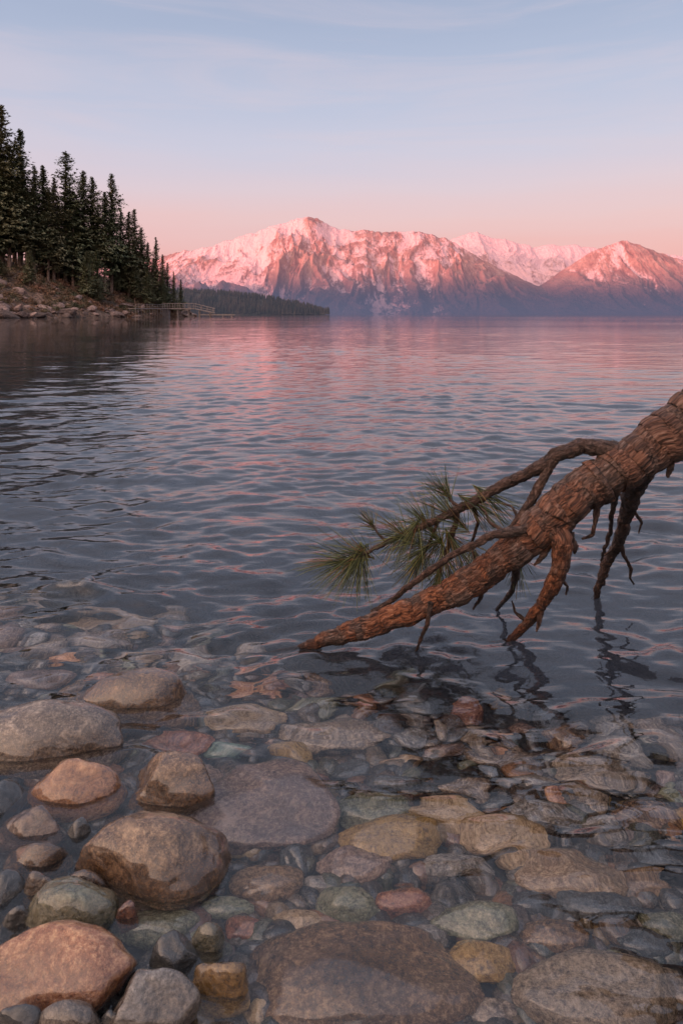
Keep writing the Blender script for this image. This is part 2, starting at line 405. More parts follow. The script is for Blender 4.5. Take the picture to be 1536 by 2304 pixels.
def pebbles():
    bv,bf=ICO[2]; n=2900
    shapes=[rock_shape(bv,500+i,.35,.12,0)*np.array([1,.8,.55]) for i in range(10)]
    cos=[];fs=[];ts=[];off=0
    pr=np.random.default_rng(12)
    cols=[PAL[a][1] for a in names]; pw=np.array(wts)/sum(wts)
    for i in range(n):
        y=0.95+2.7*pr.random()**1.35; x=pr.uniform(-.66*y,.66*y); r=pr.uniform(.015,.048)*(1+.1*y)
        zb=float(XB(x,y))
        if zb<-.22 and pr.random()<(-.22-zb)*4.5: continue
        an=pr.uniform(0,6.28); q=shapes[i%10]*r*np.array([1,pr.uniform(.8,1.1),pr.uniform(.8,1.3)])
        c,s=math.cos(an),math.sin(an)
        q=np.stack([q[:,0]*c-q[:,1]*s+x,q[:,0]*s+q[:,1]*c+y,q[:,2]+zb+r*pr.uniform(-.2,.15)],1)
        cos.append(q);fs.append(bf+off);off+=len(bv)
        col=np.array(cols[pr.choice(len(cols),p=pw)])*pr.uniform(.2,.6); ts.append(np.repeat(col[None],len(bv),0))
    me=mesh_np('pebbles',np.concatenate(cos),np.concatenate(fs)); cattr(me,'tint',np.concatenate(ts)); return me
add('pebbles',pebbles(),stone_material('pebble_mix',None,True),kind='stuff',label='mixed small wet pebbles covering the lake bed',category='pebbles')

# ------------------------------------------------------------------ fallen pine branch
def bark_material(name,redness,value):
    m,k,b,o=newmat(name)
    bk=k.n('ShaderNodeAttribute',attribute_name='bark').outputs['Vector']; gr=k.n('ShaderNodeAttribute',attribute_name='groove').outputs['Fac']; pl=k.n('ShaderNodeAttribute',attribute_name='plate').outputs['Fac']
    geo=k.n('ShaderNodeNewGeometry'); sp=k.n('ShaderNodeSeparateXYZ'); k.l(geo.outputs['Position'],sp.inputs[0])
    nz=k.n('ShaderNodeSeparateXYZ'); k.l(geo.outputs['Normal'],nz.inputs[0])
    n1=k.noise(bk,11,4,.6,.3); n2=k.noise(k.mapping(bk,(1,1,.42)),100,9,.80,.6); n3=k.noise(k.mapping(bk,(1,1,.35)),260,4,.7)
    f=k.math('ADD',k.math('MULTIPLY',n2,.94),k.math('MULTIPLY',pl,.06))
    c=k.ramp(f,[(0.38,(0.018,0.012,0.010)),(0.46,(0.08,0.048,0.036)),(0.54,(0.21,0.13,0.10)),(0.65,(0.44,0.34,0.30))])
    red=k.ramp(f,[(0.38,(0.020,0.008,0.005)),(0.46,(0.13,0.042,0.018)),(0.54,(0.36,0.13,0.056)),(0.66,(0.58,0.31,0.18))])
    lowf=k.math('MULTIPLY',k.math('MULTIPLY',k.rng(sp.outputs[2],0.95,0.25,.35,1),k.rng(n1,0.40,0.56)),redness)
    c=k.mix(lowf,c,red)
    c=k.mix(1.0,c,(value,value*.97,value*.95),'MULTIPLY')
    c=k.mix(k.math('MULTIPLY',k.rng(gr,0.15,.8),.9),c,(0.010,0.007,0.006))
    c=k.mix(k.rng(nz.outputs[2],.05,-.55,0,.78),c,(0.014,0.009,0.007))  # shade painted into the colour of down-facing bark
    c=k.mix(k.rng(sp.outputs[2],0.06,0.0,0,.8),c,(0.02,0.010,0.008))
    k.l(c,b.inputs['Base Color']); k.l(k.rng(sp.outputs[2],0.0,0.2,.28,.5),b.inputs['Roughness']); b.inputs['Specular IOR Level'].default_value=.45
    k.l(k.bump(k.math('ADD',n2,k.math('MULTIPLY',n3,.5)),1.0,.017),b.inputs['Normal'])
    return m
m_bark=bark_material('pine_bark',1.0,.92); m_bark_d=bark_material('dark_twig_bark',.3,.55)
def catmull(pts,rad,step):
    P=[np.array(p) for p in pts]; P=[2*P[0]-P[1]]+P+[2*P[-1]-P[-2]]; R=[rad[0]]+list(rad)+[rad[-1]]
    oc=[];orr=[]
    for i in range(1,len(P)-2):
        L=np.linalg.norm(P[i+1]-P[i]); n=max(2,int(L/step))
        for j in range(n):
            t=j/n
            cr_=.5*((2*P[i])+(-P[i-1]+P[i+1])*t+(2*P[i-1]-5*P[i]+4*P[i+1]-P[i+2])*t*t+(-P[i-1]+3*P[i]-3*P[i+1]+P[i+2])*t**3)
            oc.append(.4*cr_+.6*(P[i]*(1-t)+P[i+1]*t))
            orr.append(R[i]+(R[i+1]-R[i])*t)
    oc.append(P[-2]);orr.append(R[-2]); return np.array(oc),np.array(orr)
def tube(name,pts,rad,seg,step,amp=0.1,seed=0,wob=0.0,plate=1.0):
    c,r=catmull(pts,rad,step); n=len(c)
    s=np.concatenate([[0],np.cumsum(np.linalg.norm(np.diff(c,axis=0),axis=1))])
    if wob:
        for ax in range(3): c[:,ax]+=wob*2*(fbm(s*22+ax*37,seed*3.3,0,seed,3,.6)-.5)*np.clip(s/.05,0,1)
    r=r*(1+.26*(fbm(s*20,seed*1.7,0,seed+2,3)-.5))
    T=np.gradient(c,axis=0); T/=np.linalg.norm(T,axis=1)[:,None]
    u=np.cross(T[0],[0.13,.9,.31]); u/=np.linalg.norm(u); U=[]
    for i in range(n):
        u=u-T[i]*np.dot(u,T[i]); u/=np.linalg.norm(u); U.append(u)
    U=np.array(U); V=np.cross(T,U)
    th=np.linspace(0,2*np.pi,seg,endpoint=False)
    ct,st=np.cos(th)[None],np.sin(th)[None]; Rm=r[:,None]
    bx,by,bz=Rm*ct*np.ones_like(st),Rm*st,np.repeat(s[:,None],seg,1)
    wq=lambda q:.030*(fbm(bx*50+q,by*50,bz*36,seed+9+q,4,.65)-.5)
    wx_,wy_,wz_=bx+wq(0),by+wq(3),bz+2.4*wq(6)
    A_=92*plate; B_=40*plate
    f1,f2,pid=worley(wx_*A_+seed*11,wy_*A_,wz_*B_,seed)
    mask=np.clip(4.5*noise(bx*26,by*26,bz*13,seed+70)-2.1,0,1)
    g1=np.clip(1-(f2-f1)/.14,0,1)*mask
    f1b,f2b,pid2=worley(wx_*A_*2.1+3,wy_*A_*2.1,wz_*B_*2.6,seed+50)
    g2=np.clip(1-(f2b-f1b)/.14,0,1)*.45
    groove=np.maximum(g1,g2)
    finen=fbm(bx*80,by*80,bz*42,seed+6,5,.68)-.5
    dr=np.minimum(Rm*amp,.0042)*(-.7*g1**.8-.25*g2+.2*(pid-.5)*mask+.3*(pid2-.5)+3.8*finen)
    lump=1+.16*(noise(ct*1.3+5,st*1.3,bz*9,seed+8)-.5)
    rr=Rm*lump+dr
    co=c[:,None,:]+rr[...,None]*(ct[...,None]*U[:,None,:]+st[...,None]*V[:,None,:])
    co=co.reshape(-1,3)
    i=np.arange(n-1)[:,None]*seg; j=np.arange(seg)[None]; j2=(j+1)%seg
    f=np.stack([i+j,i+j2,i+seg+j2,i+seg+j],-1).reshape(-1,4)
    co=np.concatenate([co,[c[0]-T[0]*r[0]*.5],[c[-1]+T[-1]*r[-1]*.6]]); a=n*seg
    capj=np.arange(seg); 
    tri=np.concatenate([np.stack([capj,(capj+1)%seg,np.full(seg,a)],1),np.stack([(n-1)*seg+(capj+1)%seg,(n-1)*seg+capj,np.full(seg,a+1)],1)])
    me=bpy.data.meshes.new(name)
    me.from_pydata(co.tolist(),[],f.tolist()+tri.tolist()); me.polygons.foreach_set('use_smooth',[True]*len(me.polygons))
    bark=np.stack([bx,by,bz],-1).reshape(-1,3)+seed*.37
    vattr(me,'bark',np.concatenate([bark,bark[:1],bark[-1:]])); gg=groove.reshape(-1); fattr(me,'groove',np.concatenate([gg,[1,1]]))
    fattr(me,'plate',np.concatenate([(pid*.6+pid2*.4).reshape(-1),[.5,.5]]))
    me.update(); return me,c,r
root=add('fallen_pine_branch',None,label='broken reddish-brown pine branch with green needles leaning into the water',category='branch')
root.location=at(655,1462,2.66)
inv=Matrix.Translation(-Vector(root.location))
def part(name,me,mat,label=None):
    me.transform(inv)
    ob=add(name,me,mat,parent=root)
    if label: ob['label']=label
    return ob
def limb(name,pts,seg=28,step=.006,amp=.22,seed=1,wob=0.003,plate=1.3,rs=.82,mat=None):
    P=[at(p[0],p[1],p[2]) for p in pts]; R=[p[3]*rs/F*p[2] for p in pts]
    me,c,r=tube(name,P,R,seg,step,amp,seed,wob,plate); part(name,me,mat or m_bark_d); return c,r
TR=[(560,1500,2.66,3),(655,1466,2.66,9),(700,1450,2.66,17),(760,1432,2.66,26),(840,1404,2.65,33),(920,1374,2.64,37),(1000,1342,2.64,40),(1080,1294,2.63,44),(1150,1240,2.63,50),(1220,1180,2.62,60),(1300,1115,2.62,63),(1380,1062,2.62,67),(1460,1008,2.62,72),(1536,962,2.62,80),(1640,885,2.62,88),(1800,765,2.62,92),(2050,600,2.62,96)]
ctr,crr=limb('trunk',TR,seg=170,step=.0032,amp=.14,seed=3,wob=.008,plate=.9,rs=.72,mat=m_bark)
limb('limb',[(1420,1030,2.62,28),(1370,1010,2.64,25),(1310,1004,2.68,20),(1250,1025,2.71,19),(1200,1060,2.74,16),(1130,1092,2.77,14),(1060,1130,2.8,13),(985,1168,2.82,10),(910,1202,2.84,8),(840,1236,2.86,5),(775,1265,2.88,3)],48,.0045,.22,5,.006)
limb('limb',[(1245,1030,2.71,15),(1222,1075,2.71,13),(1195,1125,2.7,12),(1165,1170,2.7,10),(1140,1200,2.68,8)],28,.005,.25,6)
limb('limb',[(1230,1178,2.60,20),(1170,1192,2.58,13),(1110,1205,2.58,11),(1050,1232,2.59,10),(995,1264,2.62,9),(940,1303,2.66,8),(885,1345,2.7,7),(835,1378,2.74,5)],28,.005,.25,7,.005)
limb('limb',[(1235,1185,2.60,38),(1262,1215,2.56,30),(1262,1262,2.56,23),(1240,1322,2.60,19),(1208,1375,2.66,16),(1175,1412,2.72,12),(1140,1445,2.75,8),(1100,1475,2.8,5)],56,.0038,.22,8,.006,mat=m_bark)
limb('twig',[(1215,1365,2.65,9),(1213,1395,2.64,7),(1206,1420,2.64,2)],16,.004,.3,9)
limb('limb',[(1440,1060,2.64,34),(1418,1110,2.74,22),(1408,1165,2.86,17),(1388,1220,2.97,14),(1358,1275,3.08,12),(1340,1345,3.14,8),(1330,1380,3.2,5)],32,.005,.3,10,.009)
limb('twig',[(1396,1225,2.97,7),(1403,1250,2.98,5),(1418,1278,3.0,5),(1416,1300,3.02,3),(1424,1314,3.06,3)],12,.005,.3,11)
limb('twig',[(1385,1110,2.66,9),(1374,1160,2.72,6),(1372,1195,2.8,6),(1358,1235,2.85,5),(1352,1262,2.9,3)],14,.005,.35,12,.006)
limb('twig',[(1345,1130,2.64,10),(1338,1180,2.62,6),(1330,1205,2.62,5),(1308,1212,2.62,3)],14,.005,.35,13,.005)
limb('twig',[(968,1355,2.60,8),(962,1400,2.60,6),(945,1440,2.62,5),(930,1478,2.64,3)],14,.005,.35,14)
limb('twig',[(1165,1250,2.64,12),(1158,1300,2.72,9),(1150,1330,2.85,7),(1122,1366,3.02,5),(1110,1380,3.1,3)],14,.005,.35,15)
limb('twig',[(1030,1148,2.81,8),(1020,1195,2.83,7),(1003,1245,2.85,6),(985,1300,2.88,3)],14,.005,.3,16,.006)
limb('twig',[(985,1170,2.82,6),(968,1215,2.84,4),(940,1265,2.86,2)],12,.005,.3,17)
limb('twig',[(1075,1222,2.59,6),(1010,1248,2.66,5),(960,1290,2.72,4),(905,1335,2.78,3),(870,1352,2.82,2)],12,.005,.3,18)
limb('twig',[(1235,1220,2.60,12),(1215,1258,2.58,8),(1200,1272,2.58,3)],12,.004,.3,19)
limb('twig',[(1280,1200,2.60,14),(1290,1232,2.58,9),(1292,1246,2.58,3)],12,.004,.3,20)
limb('twig',[(1140,1200,2.68,6),(1100,1175,2.72,4),(1090,1150,2.76,3),(1075,1140,2.78,2)],12,.005,.3,21)
limb('twig',[(1170,1172,2.7,5),(1150,1140,2.74,3),(1128,1132,2.78,2)],10,.005,.3,22)
limb('twig',[(1255,1290,2.58,7),(1275,1318,2.6,4),(1272,1338,2.62,2)],10,.005,.3,23)
limb('twig',[(1060,1130,2.8,7),(1075,1175,2.84,5),(1060,1220,2.88,4),(1068,1262,2.9,2)],12,.005,.3,24,.006)
limb('twig',[(1500,1000,2.6,20),(1508,1045,2.58,12),(1500,1074,2.58,4)],14,.004,.35,25,.006)
limb('twig',[(1425,1150,2.8,6),(1442,1175,2.82,4),(1436,1200,2.84,2)],10,.005,.3,26)
limb('twig',[(1090,1290,2.62,14),(1080,1345,2.66,6),(1064,1370,2.7,3)],12,.004,.3,27)
limb('twig',[(1395,1215,2.95,6),(1372,1240,2.98,4),(1352,1252,3.0,2)],10,.005,.3,28)
limb('twig',[(870,1220,2.85,4),(850,1200,2.86,3),(838,1178,2.87,2)],10,.005,.3,29)
limb('twig',[(1180,1395,2.7,6),(1160,1378,2.7,4),(1150,1352,2.7,2)],10,.005,.3,30)
limb('twig',[(1040,1145,2.8,5),(1015,1128,2.82,4),(1000,1105,2.84,2)],10,.005,.3,31)
# needles
m_nd,k,b,o=newmat('pine_needles')
ca=k.n('ShaderNodeAttribute',attribute_name='tint').outputs['Color']; k.l(ca,b.inputs['Base Color']); b.inputs['Roughness'].default_value=.4
def needles(bp,dirv,n,L,spread,back,seed):
    r_=np.random.default_rng(seed); cos=[];fs=[];ts=[];off=0
    dirv=np.array(dirv,float); dirv/=np.linalg.norm(dirv); bp=np.array(bp)
    for i in range(n):
        t=r_.random(); b0=bp-dirv*back*t
        rd=r_.normal(size=3); rd-=dirv*rd.dot(dirv); rd/=np.linalg.norm(rd)
        sa=spread*(0.1+1.0*r_.random())*(0.7+.5*t)
        d=dirv*math.cos(sa)+rd*math.sin(sa); l=L*r_.uniform(.65,1.2)
        side=np.cross(d,r_.normal(size=3)); side/=np.linalg.norm(side); s2=np.cross(d,side)
        w0=r_.uniform(.0011,.0016); pts=[];nseg=4; p=b0.copy(); dd=d.copy()
        dro=-r_.uniform(.01,.07); sw=r_.normal(0,.02,3)
        for j in range(nseg+1):
            w_=w0*(1-.6*(j/nseg)**2)
            for a in (0,2.09,4.19): pts.append(p+w_*(side*math.cos(a)+s2*math.sin(a)))
            dd=dd+np.array([0,0,dro])+sw; dd/=np.linalg.norm(dd); p=p+dd*l/nseg
        cos+=pts
        for j in range(nseg):
            for a in range(3):
                fs.append([off+3*j+a,off+3*j+(a+1)%3,off+3*j+3+(a+1)%3,off+3*j+3+a])
        off+=len(pts)
        g=r_.random()**2.0; c=np.array([.018,.030,.009])*(1-g)+np.array([.22,.235,.07])*g
        if r_.random()<.12: c=np.array([.22,.12,.045])
        ts+=[c*r_.uniform(.5,1.3)]*len(pts)
    me=mesh_np('needle_cluster',np.array(cos),np.array(fs)); cattr(me,'tint',np.array(ts)); return me
NC=[((766,1262,2.88),(-1,.0,-.05),105,.21,.8,.12),((800,1256,2.88),(-.75,-.2,-.8),90,.20,.8,.08),((810,1252,2.88),(-.1,-.2,-1),70,.19,.8,.06),((820,1246,2.88),(-.8,0,.45),45,.16,.7,.05),
 ((905,1203,2.84),(-.9,.1,.5),80,.17,1.1,.12),((930,1192,2.84),(-.6,-.1,-1),80,.18,1.0,.08),((960,1178,2.84),(-.6,.1,.8),75,.19,.8,.12),((1010,1152,2.82),(-.75,.1,.75),65,.20,.7,.12),((1000,1105,2.84),(-.5,.1,.6),55,.13,.9,.05),((880,1215,2.85),(-.6,.1,-.3),50,.14,1.1,.08),
 ((940,1265,2.86),(-.5,0,-1),90,.16,1.0,.08),((985,1298,2.88),(-.2,0,-1),75,.14,1.1,.06),((1015,1215,2.84),(.5,0,-1),75,.18,.9,.06),((1065,1130,2.8),(.9,.1,-.5),50,.22,.6,.08),
 ((1095,1115,2.8),(.8,.1,-.6),45,.21,.6,.08),((1000,1255,2.86),(.2,.1,-1),75,.16,1.0,.08),((1066,1250,2.9),(.2,.1,-1),55,.15,.9,.06),((1165,1270,2.75),(.0,.1,-1),35,.14,.7,.05),((960,1230,2.86),(-.8,.1,-.5),75,.16,1.0,.08),((838,1180,2.87),(-.5,0,.8),35,.10,.9,.03)]
for i,(p,dv,n,L,spd,bk_) in enumerate(NC):
    part('needle_cluster',needles(at(*p),dv,n,L,spd,bk_,40+i),m_nd)

# ------------------------------------------------------------------ wooded shore
SY=[0,100,215,230,250,285,320,350,372,420,500,700]; SX=[-190,-150,-109,-101,-93,-88,-82,-77,-78,-100,-180,-420]
def shore_x(y): return np.interp(y,SY,SX)
def land(x,y):
    d=shore_x(y)-x+3*(fbm(np.asarray(y)*.07,3,0,8,3)-.5)*2
    z_=np.where(d>0,1.4*(1-np.exp(-d/2))+.44*np.minimum(d,40)+.2*np.clip(d-40,0,300),.4*d)
    rough=np.clip(d/6,0,1)
    return z_+rough*(3.4*(fbm(x*.09,y*.09,0,21,4)-.5)+1.8*(fbm(x*.4,y*.4,0,22,3)-.5))
xs=np.arange(-430,-55,1.5); ys=np.arange(150,620,1.5); X,Y=np.meshgrid(xs,ys)
m_land,k,b,o=newmat('shore_soil')
geo=k.n('ShaderNodeNewGeometry'); pos=geo.outputs['Position']
n1=k.noise(pos,.25,6,.65,.5); n2=k.noise(pos,1.4,5,.7)
c=k.ramp(n1,[(.35,(.05,.038,.025)),(.5,(.18,.10,.065)),(.65,(.34,.21,.15))]); c=k.mix(k.rng(n2,.45,.62),c,(.04,.03,.022))
k.l(c,b.inputs['Base Color']); b.inputs['Roughness'].default_value=.95; k.l(k.bump(n2,1,1.2),b.inputs['Normal'])
add('hillside',mesh_np('hillside',np.stack([X,Y,land(X,Y)],-1).reshape(-1,3),grid_faces(len(ys),len(xs))),m_land,kind='structure',label='brown rocky wooded slope above the lake',category='hillside')
m_bould,k,b,o=newmat('shore_granite')
geo=k.n('ShaderNodeNewGeometry'); pos=geo.outputs['Position']; oi=k.n('ShaderNodeObjectInfo').outputs['Random']
n1=k.noise(pos,.9,6,.7); c=k.ramp(n1,[(.3,(.09,.06,.05)),(.5,(.25,.17,.145)),(.7,(.42,.31,.27))])
c=k.mix(1.0,c,k.ramp(oi,[(0,(.30,.28,.27)),(1,(1.1,1.03,1.0))]),'MULTIPLY')
sp=k.n('ShaderNodeSeparateXYZ'); k.l(pos,sp.inputs[0]); c=k.mix(k.rng(sp.outputs[2],.6,.1,0,.8),c,(.02,.018,.018))
k.l(c,b.inputs['Base Color']); b.inputs['Roughness'].default_value=.85; k.l(k.bump(n1,1,.5),b.inputs['Normal'])
bm_=[]
for i in range(8):
    me=mesh_np('boulder',rock_shape(ICO[3][0],300+i,1.2,.2,.08)*np.array([1,.8,.62]),ICO[3][1],False); me.materials.append(m_bould); bm_.append(me)
for i in range(210):
    Yb=random.uniform(208,372); dd=abs(random.gauss(0,1))*(7 if i%4 else 18)-0.5; xb=float(shore_x(Yb))-dd
    s=random.choice([.8,1.0,1.3,1.7,2.3,3.4])*random.uniform(.8,1.15)*(1.0 if Yb<300 else .6)
    ob=add('boulder',bm_[i%8],label='pinkish brown granite boulder on the wooded shore',category='boulder',group='boulders along the shore')
    ob.location=(xb,Yb,max(float(land(xb,Yb)),-.3)-s*.05); ob.scale=(s,s*random.uniform(.7,1.2),s*random.uniform(.6,1)); ob.rotation_euler=(random.uniform(-.5,.5),random.uniform(-.5,.5),random.uniform(0,6.28))
m_fol,k,b,o=newmat('conifer_foliage')
geo=k.n('ShaderNodeNewGeometry'); pos=geo.outputs['Position']; oi=k.n('ShaderNodeObjectInfo').outputs['Random']
n1=k.noise(pos,.35,4,.6); c=k.ramp(n1,[(.3,(.055,.076,.038)),(.5,(.12,.135,.065)),(.7,(.20,.175,.092))])
c=k.mix(k.math('MULTIPLY',oi,.45),c,(.18,.125,.07)); k.l(c,b.inputs['Base Color']); b.inputs['Roughness'].default_value=.8
m_trunk,k,b,o=newmat('conifer_bark')
geo=k.n('ShaderNodeNewGeometry'); n1=k.noise(geo.outputs['Position'],2.0,4,.6); c=k.ramp(n1,[(.3,(.12,.08,.06)),(.7,(.34,.22,.17))]); k.l(c,b.inputs['Base Color']); b.inputs['Roughness'].default_value=.9
def crown(seed,wid,low):
    r_=np.random.default_rng(seed); T=[];
    nb=350
    for i in range(nb):
        hr=low+(1-low)*(i/nb)**.92; zc=40*hr
        a=r_.uniform(0,6.283)
        prof=(1-hr)**.72*(1 if hr>low+.12 else .5+.5*(hr-low)/.12)
        irr=.35+1.3*noise(np.cos(a)*1.4+seed,np.sin(a)*1.4,hr*8,seed)
        L=max(.42,wid*prof*float(irr)*r_.uniform(.7,1.2))
        if r_.random()<.08: continue
        dr=-.42+.75*hr
        m=int(4+L*2.3)
        for j in range(m):
            t=(j+r_.random())/m
            rr=L*t; z0=zc+dr*rr*.9-.05*rr*rr*.3+.12*rr*t
            px_,py_=math.cos(a)*rr,math.sin(a)*rr
            lat=r_.normal(0,.16+.2*rr*.5,2)
            for q in range(2):
                s=r_.uniform(.40,.9)*(1.08-.5*hr)
                cen=np.array([px_+lat[0]+r_.normal(0,.2),py_+lat[1]+r_.normal(0,.2),z0+r_.normal(0,.18)])
                d1=np.array([math.cos(a),math.sin(a),dr+r_.normal(0,.3)])*s; d2=np.array([-math.sin(a),math.cos(a),r_.normal(0,.35)])*s*.58
                T.append([cen-d2-d1*.4,cen+d2-d1*.4,cen+d1+np.array([0,0,-.12])])
    T=np.array(T).reshape(-1,3); tip=np.array([[-.25,0,38.6],[.25,0,38.6],[0,0,40.6],[0,-.25,38.6],[0,.25,38.6],[0,0,40.4]]); T=np.concatenate([T,tip])
    me=mesh_np('crown',T,np.arange(len(T)).reshape(-1,3),False); me.materials.append(m_fol); return me
def trunkmesh(seed):
    r_=random.Random(seed); n=10; pts=[];fs=[]
    for i in range(14):
        h=-1.5+41*i/13; rad=.6*(1-i/13.5)+.05+(.25 if i==0 else 0); ox=.15*math.sin(i*.9+seed)
        for j in range(n): pts.append((ox+rad*math.cos(j*6.283/n),rad*math.sin(j*6.283/n),h))
    for i in range(13):
        for j in range(n): fs.append([i*n+j,i*n+(j+1)%n,(i+1)*n+(j+1)%n,(i+1)*n+j])
    for q in range(14):
        a=r_.uniform(0,6.28); h=r_.uniform(3,16); L=r_.uniform(1,2.6); o0=len(pts)
        for (rr,zz2,th_) in ((.3,h,.09),(L,h-.3+r_.uniform(-.3,.5),.03)):
            for b2 in range(4): pts.append((math.cos(a)*rr-math.sin(a)*th_*math.cos(b2*1.57),math.sin(a)*rr+math.cos(a)*th_*math.cos(b2*1.57),zz2+th_*math.sin(b2*1.57)))
        for b2 in range(4): fs.append([o0+b2,o0+(b2+1)%4,o0+4+(b2+1)%4,o0+4+b2])
    me=mesh_np('trunk',np.array(pts),np.array(fs)); me.materials.append(m_trunk); return me
crowns=[crown(11+i,[8.4,9.2,7.4,9.8,7.8,8.6,10.4][i],[.16,.26,.12,.22,.30,.14,.12][i]) for i in range(7)]
trunks=[trunkmesh(i) for i in range(3)]
def tree(px,v,Yt,ci,slim=1.0):
    x=(px-768)/F*Yt; zb=float(land(x,Yt)); top=H+(HV-v)/F*Yt; hgt=top-zb
    if hgt<4: return
    s=hgt/40.3; ws=max(s,.3)*slim
    e=add('pine_tree',None,label='tall dark green conifer rooted on the rocky shore',category='tree',group='conifers on the wooded shore')
    e.location=(x,Yt,zb); e.rotation_euler=(0,0,random.uniform(0,6.28)); e.scale=(ws,ws,s)
    add('trunk',trunks[ci%3],parent=e); add('crown',crowns[ci%7],parent=e)
YS=lambda px: float(np.interp(px,[-60,0,100,200,300,380,430],[205,215,230,252,286,322,352]))
back=lambda px: float(np.interp(px,[-60,0,200,300,350,400],[56,52,42,27,13,1]))
main=[(3,235,12,6),(46,290,14,0),(22,325,8,3),(78,372,10,2),(97,372,20,4),(148,340,13,6),(122,402,9,5),(188,384,16,1),(208,398,12,3),(251,390,10,0),(236,432,7,4),(272,468,16,2),(290,476,9,5),(303,470,18,0),(318,512,12,3),(333,545,14,1),(351,533,4,2),(366,572,4,4),(377,590,8,0),(391,610,3,2),(407,628,1.5,5),(60,420,6,1),(165,430,6,2),(-20,260,14,1),(-45,300,12,3),(345,580,16,6)]
for i,(px,v,dy_,ci) in enumerate(main): tree(px,v,YS(px)+dy_*.6+back(px),ci,1.0 if px<330 else .85)
env=lambda px: float(np.interp(px,[-60,0,60,100,148,200,250,300,330,350,380,410],[250,270,320,390,370,410,430,490,545,560,600,635]))
for i in range(48):
    px=random.uniform(-60,345); tree(px,env(px)+random.uniform(35,140),YS(px)+back(px)+random.uniform(4,45),random.randrange(7),.92)
for i in range(14):   # small young trees on the bank
    px=random.uniform(-20,385); tree(px,random.uniform(560,635),YS(px)+back(px)*random.uniform(.5,1),random.randrange(7),1.1)
def shrubs():
    T=[];r_=np.random.default_rng(77)
    for i in range(760):
        px=r_.uniform(-50,395); Yt=YS(px)+r_.uniform(4,back(px)+14); x=(px-768)/F*Yt; zb=float(land(x,Yt)); R=r_.uniform(.5,2.0)
        n=80; d=r_.normal(size=(n,3)); d/=np.linalg.norm(d,axis=1)[:,None]; d[:,2]=np.abs(d[:,2]); c=d*R*r_.uniform(.5,1,(n,1))+np.array([x,Yt,zb])
        a=r_.normal(size=(n,3))*.35; b2=r_.normal(size=(n,3))*.35
        T.append(np.stack([c,c+a,c+b2],1).reshape(-1,3))
    T=np.concatenate(T); return mesh_np('undergrowth',T,np.arange(len(T)).reshape(-1,3),False)
m_sh,k,b,o=newmat('shrub_leaves'); geo=k.n('ShaderNodeNewGeometry'); n1=k.noise(geo.outputs['Position'],.12,3,.6)
c=k.ramp(n1,[(.35,(.06,.065,.033)),(.5,(.15,.095,.055)),(.65,(.27,.135,.085))]); k.l(c,b.inputs['Base Color']); b.inputs['Roughness'].default_value=.9
add('undergrowth',shrubs(),m_sh,kind='stuff',label='brown and green brush between shore boulders',category='bushes')
# ---- pier
m_wood,k,b,o=newmat('weathered_wood'); geo=k.n('ShaderNodeNewGeometry'); n1=k.noise(geo.outputs['Position'],1.5,4,.6); c=k.ramp(n1,[(.3,(.16,.125,.11)),(.7,(.30,.24,.22))]); k.l(c,b.inputs['Base Color']); b.inputs['Roughness'].default_value=.8
m_conc,k,b,o=newmat('pier_concrete'); geo=k.n('ShaderNodeNewGeometry'); n1=k.noise(geo.outputs['Position'],.8,5,.6); c=k.ramp(n1,[(.3,(.14,.115,.11)),(.7,(.30,.25,.24))]); k.l(c,b.inputs['Base Color']); b.inputs['Roughness'].default_value=.85
def beams(name,segs,mat,parent):
    bm=bmesh.new()
    for p,q,w_,h_ in segs:
        p,q=Vector(p),Vector(q); d=(q-p); L=d.length; rot=d.to_track_quat('X','Z').to_matrix().to_4x4()
        M=Matrix.Translation((p+q)/2)@rot@Matrix.Diagonal((L,w_,h_,1)); bmesh.ops.create_cube(bm,size=1,matrix=M)
    bmesh.ops.bevel(bm,geom=bm.edges[:],offset=.02,segments=1,affect='EDGES')
    me=bpy.data.meshes.new(name); bm.to_mesh(me); bm.free(); me.transform(Matrix.Translation(-parent.location)); add(name,me,mat,parent=parent)
pier=add('pier',None,label='weathered boat pier with pale railings stepping down to the lake',category='pier'); pier.location=(-82,318,0)
W=4.0
dk=[((-83,318,3.9),(-68,318,3.9),W,.6),((-68,318,3.8),(-59,318,1.9),W*.8,.45),((-66,318,1.1),(-49.5,318,1.0),W*.6,.6)]
beams('deck',dk,m_wood,pier)
rl=[]
for sy in (-W/2+.1,W/2-.1):
    rl+=[((-83,318+sy,6.3),(-68,318+sy,6.3),.26,.26),((-83,318+sy,5.1),(-68,318+sy,5.1),.14,.14),((-68,318+sy*.8,6.2),(-59,318+sy*.8,4.0),.22,.22),((-68,318+sy*.8,5.0),(-59,318+sy*.8,2.9),.14,.14)]
    for i in range(7):
        x=-82.8+i*2.4; rl.append(((x,318+sy,4.0),(x,318+sy,6.3),.22,.22))
    for i in range(1,4):
        x=-68+i*2.8; z0=3.8-1.9*i*2.8/9; rl.append(((x,318+sy*.8,z0),(x,318+sy*.8,z0+2.2),.2,.2))
beams('railing',rl,m_wood,pier)
beams('pillar',[((-82,318,-3),(-82,318,3.55),3.4,W),],m_conc,pier)
ps=[((x,318+sy,-3),(x,318+sy,z1),.4,.4) for x,z1 in ((-76,3.5),(-71,3.5),(-66,2.9),(-61,1.9),(-55,.7),(-51,.6)) for sy in (-1,1)]
beams('piling',ps,m_wood,pier)
walk=add('boardwalk',None,label='low railed boardwalk on posts following the rocky waterline',category='walkway'); walk.location=(-85,290,0)
A=Vector((-81.6,315,3.9)); B=Vector((-84.6,276,3.6))
beams('deck',[(A,B,3,.3)],m_wood,walk)
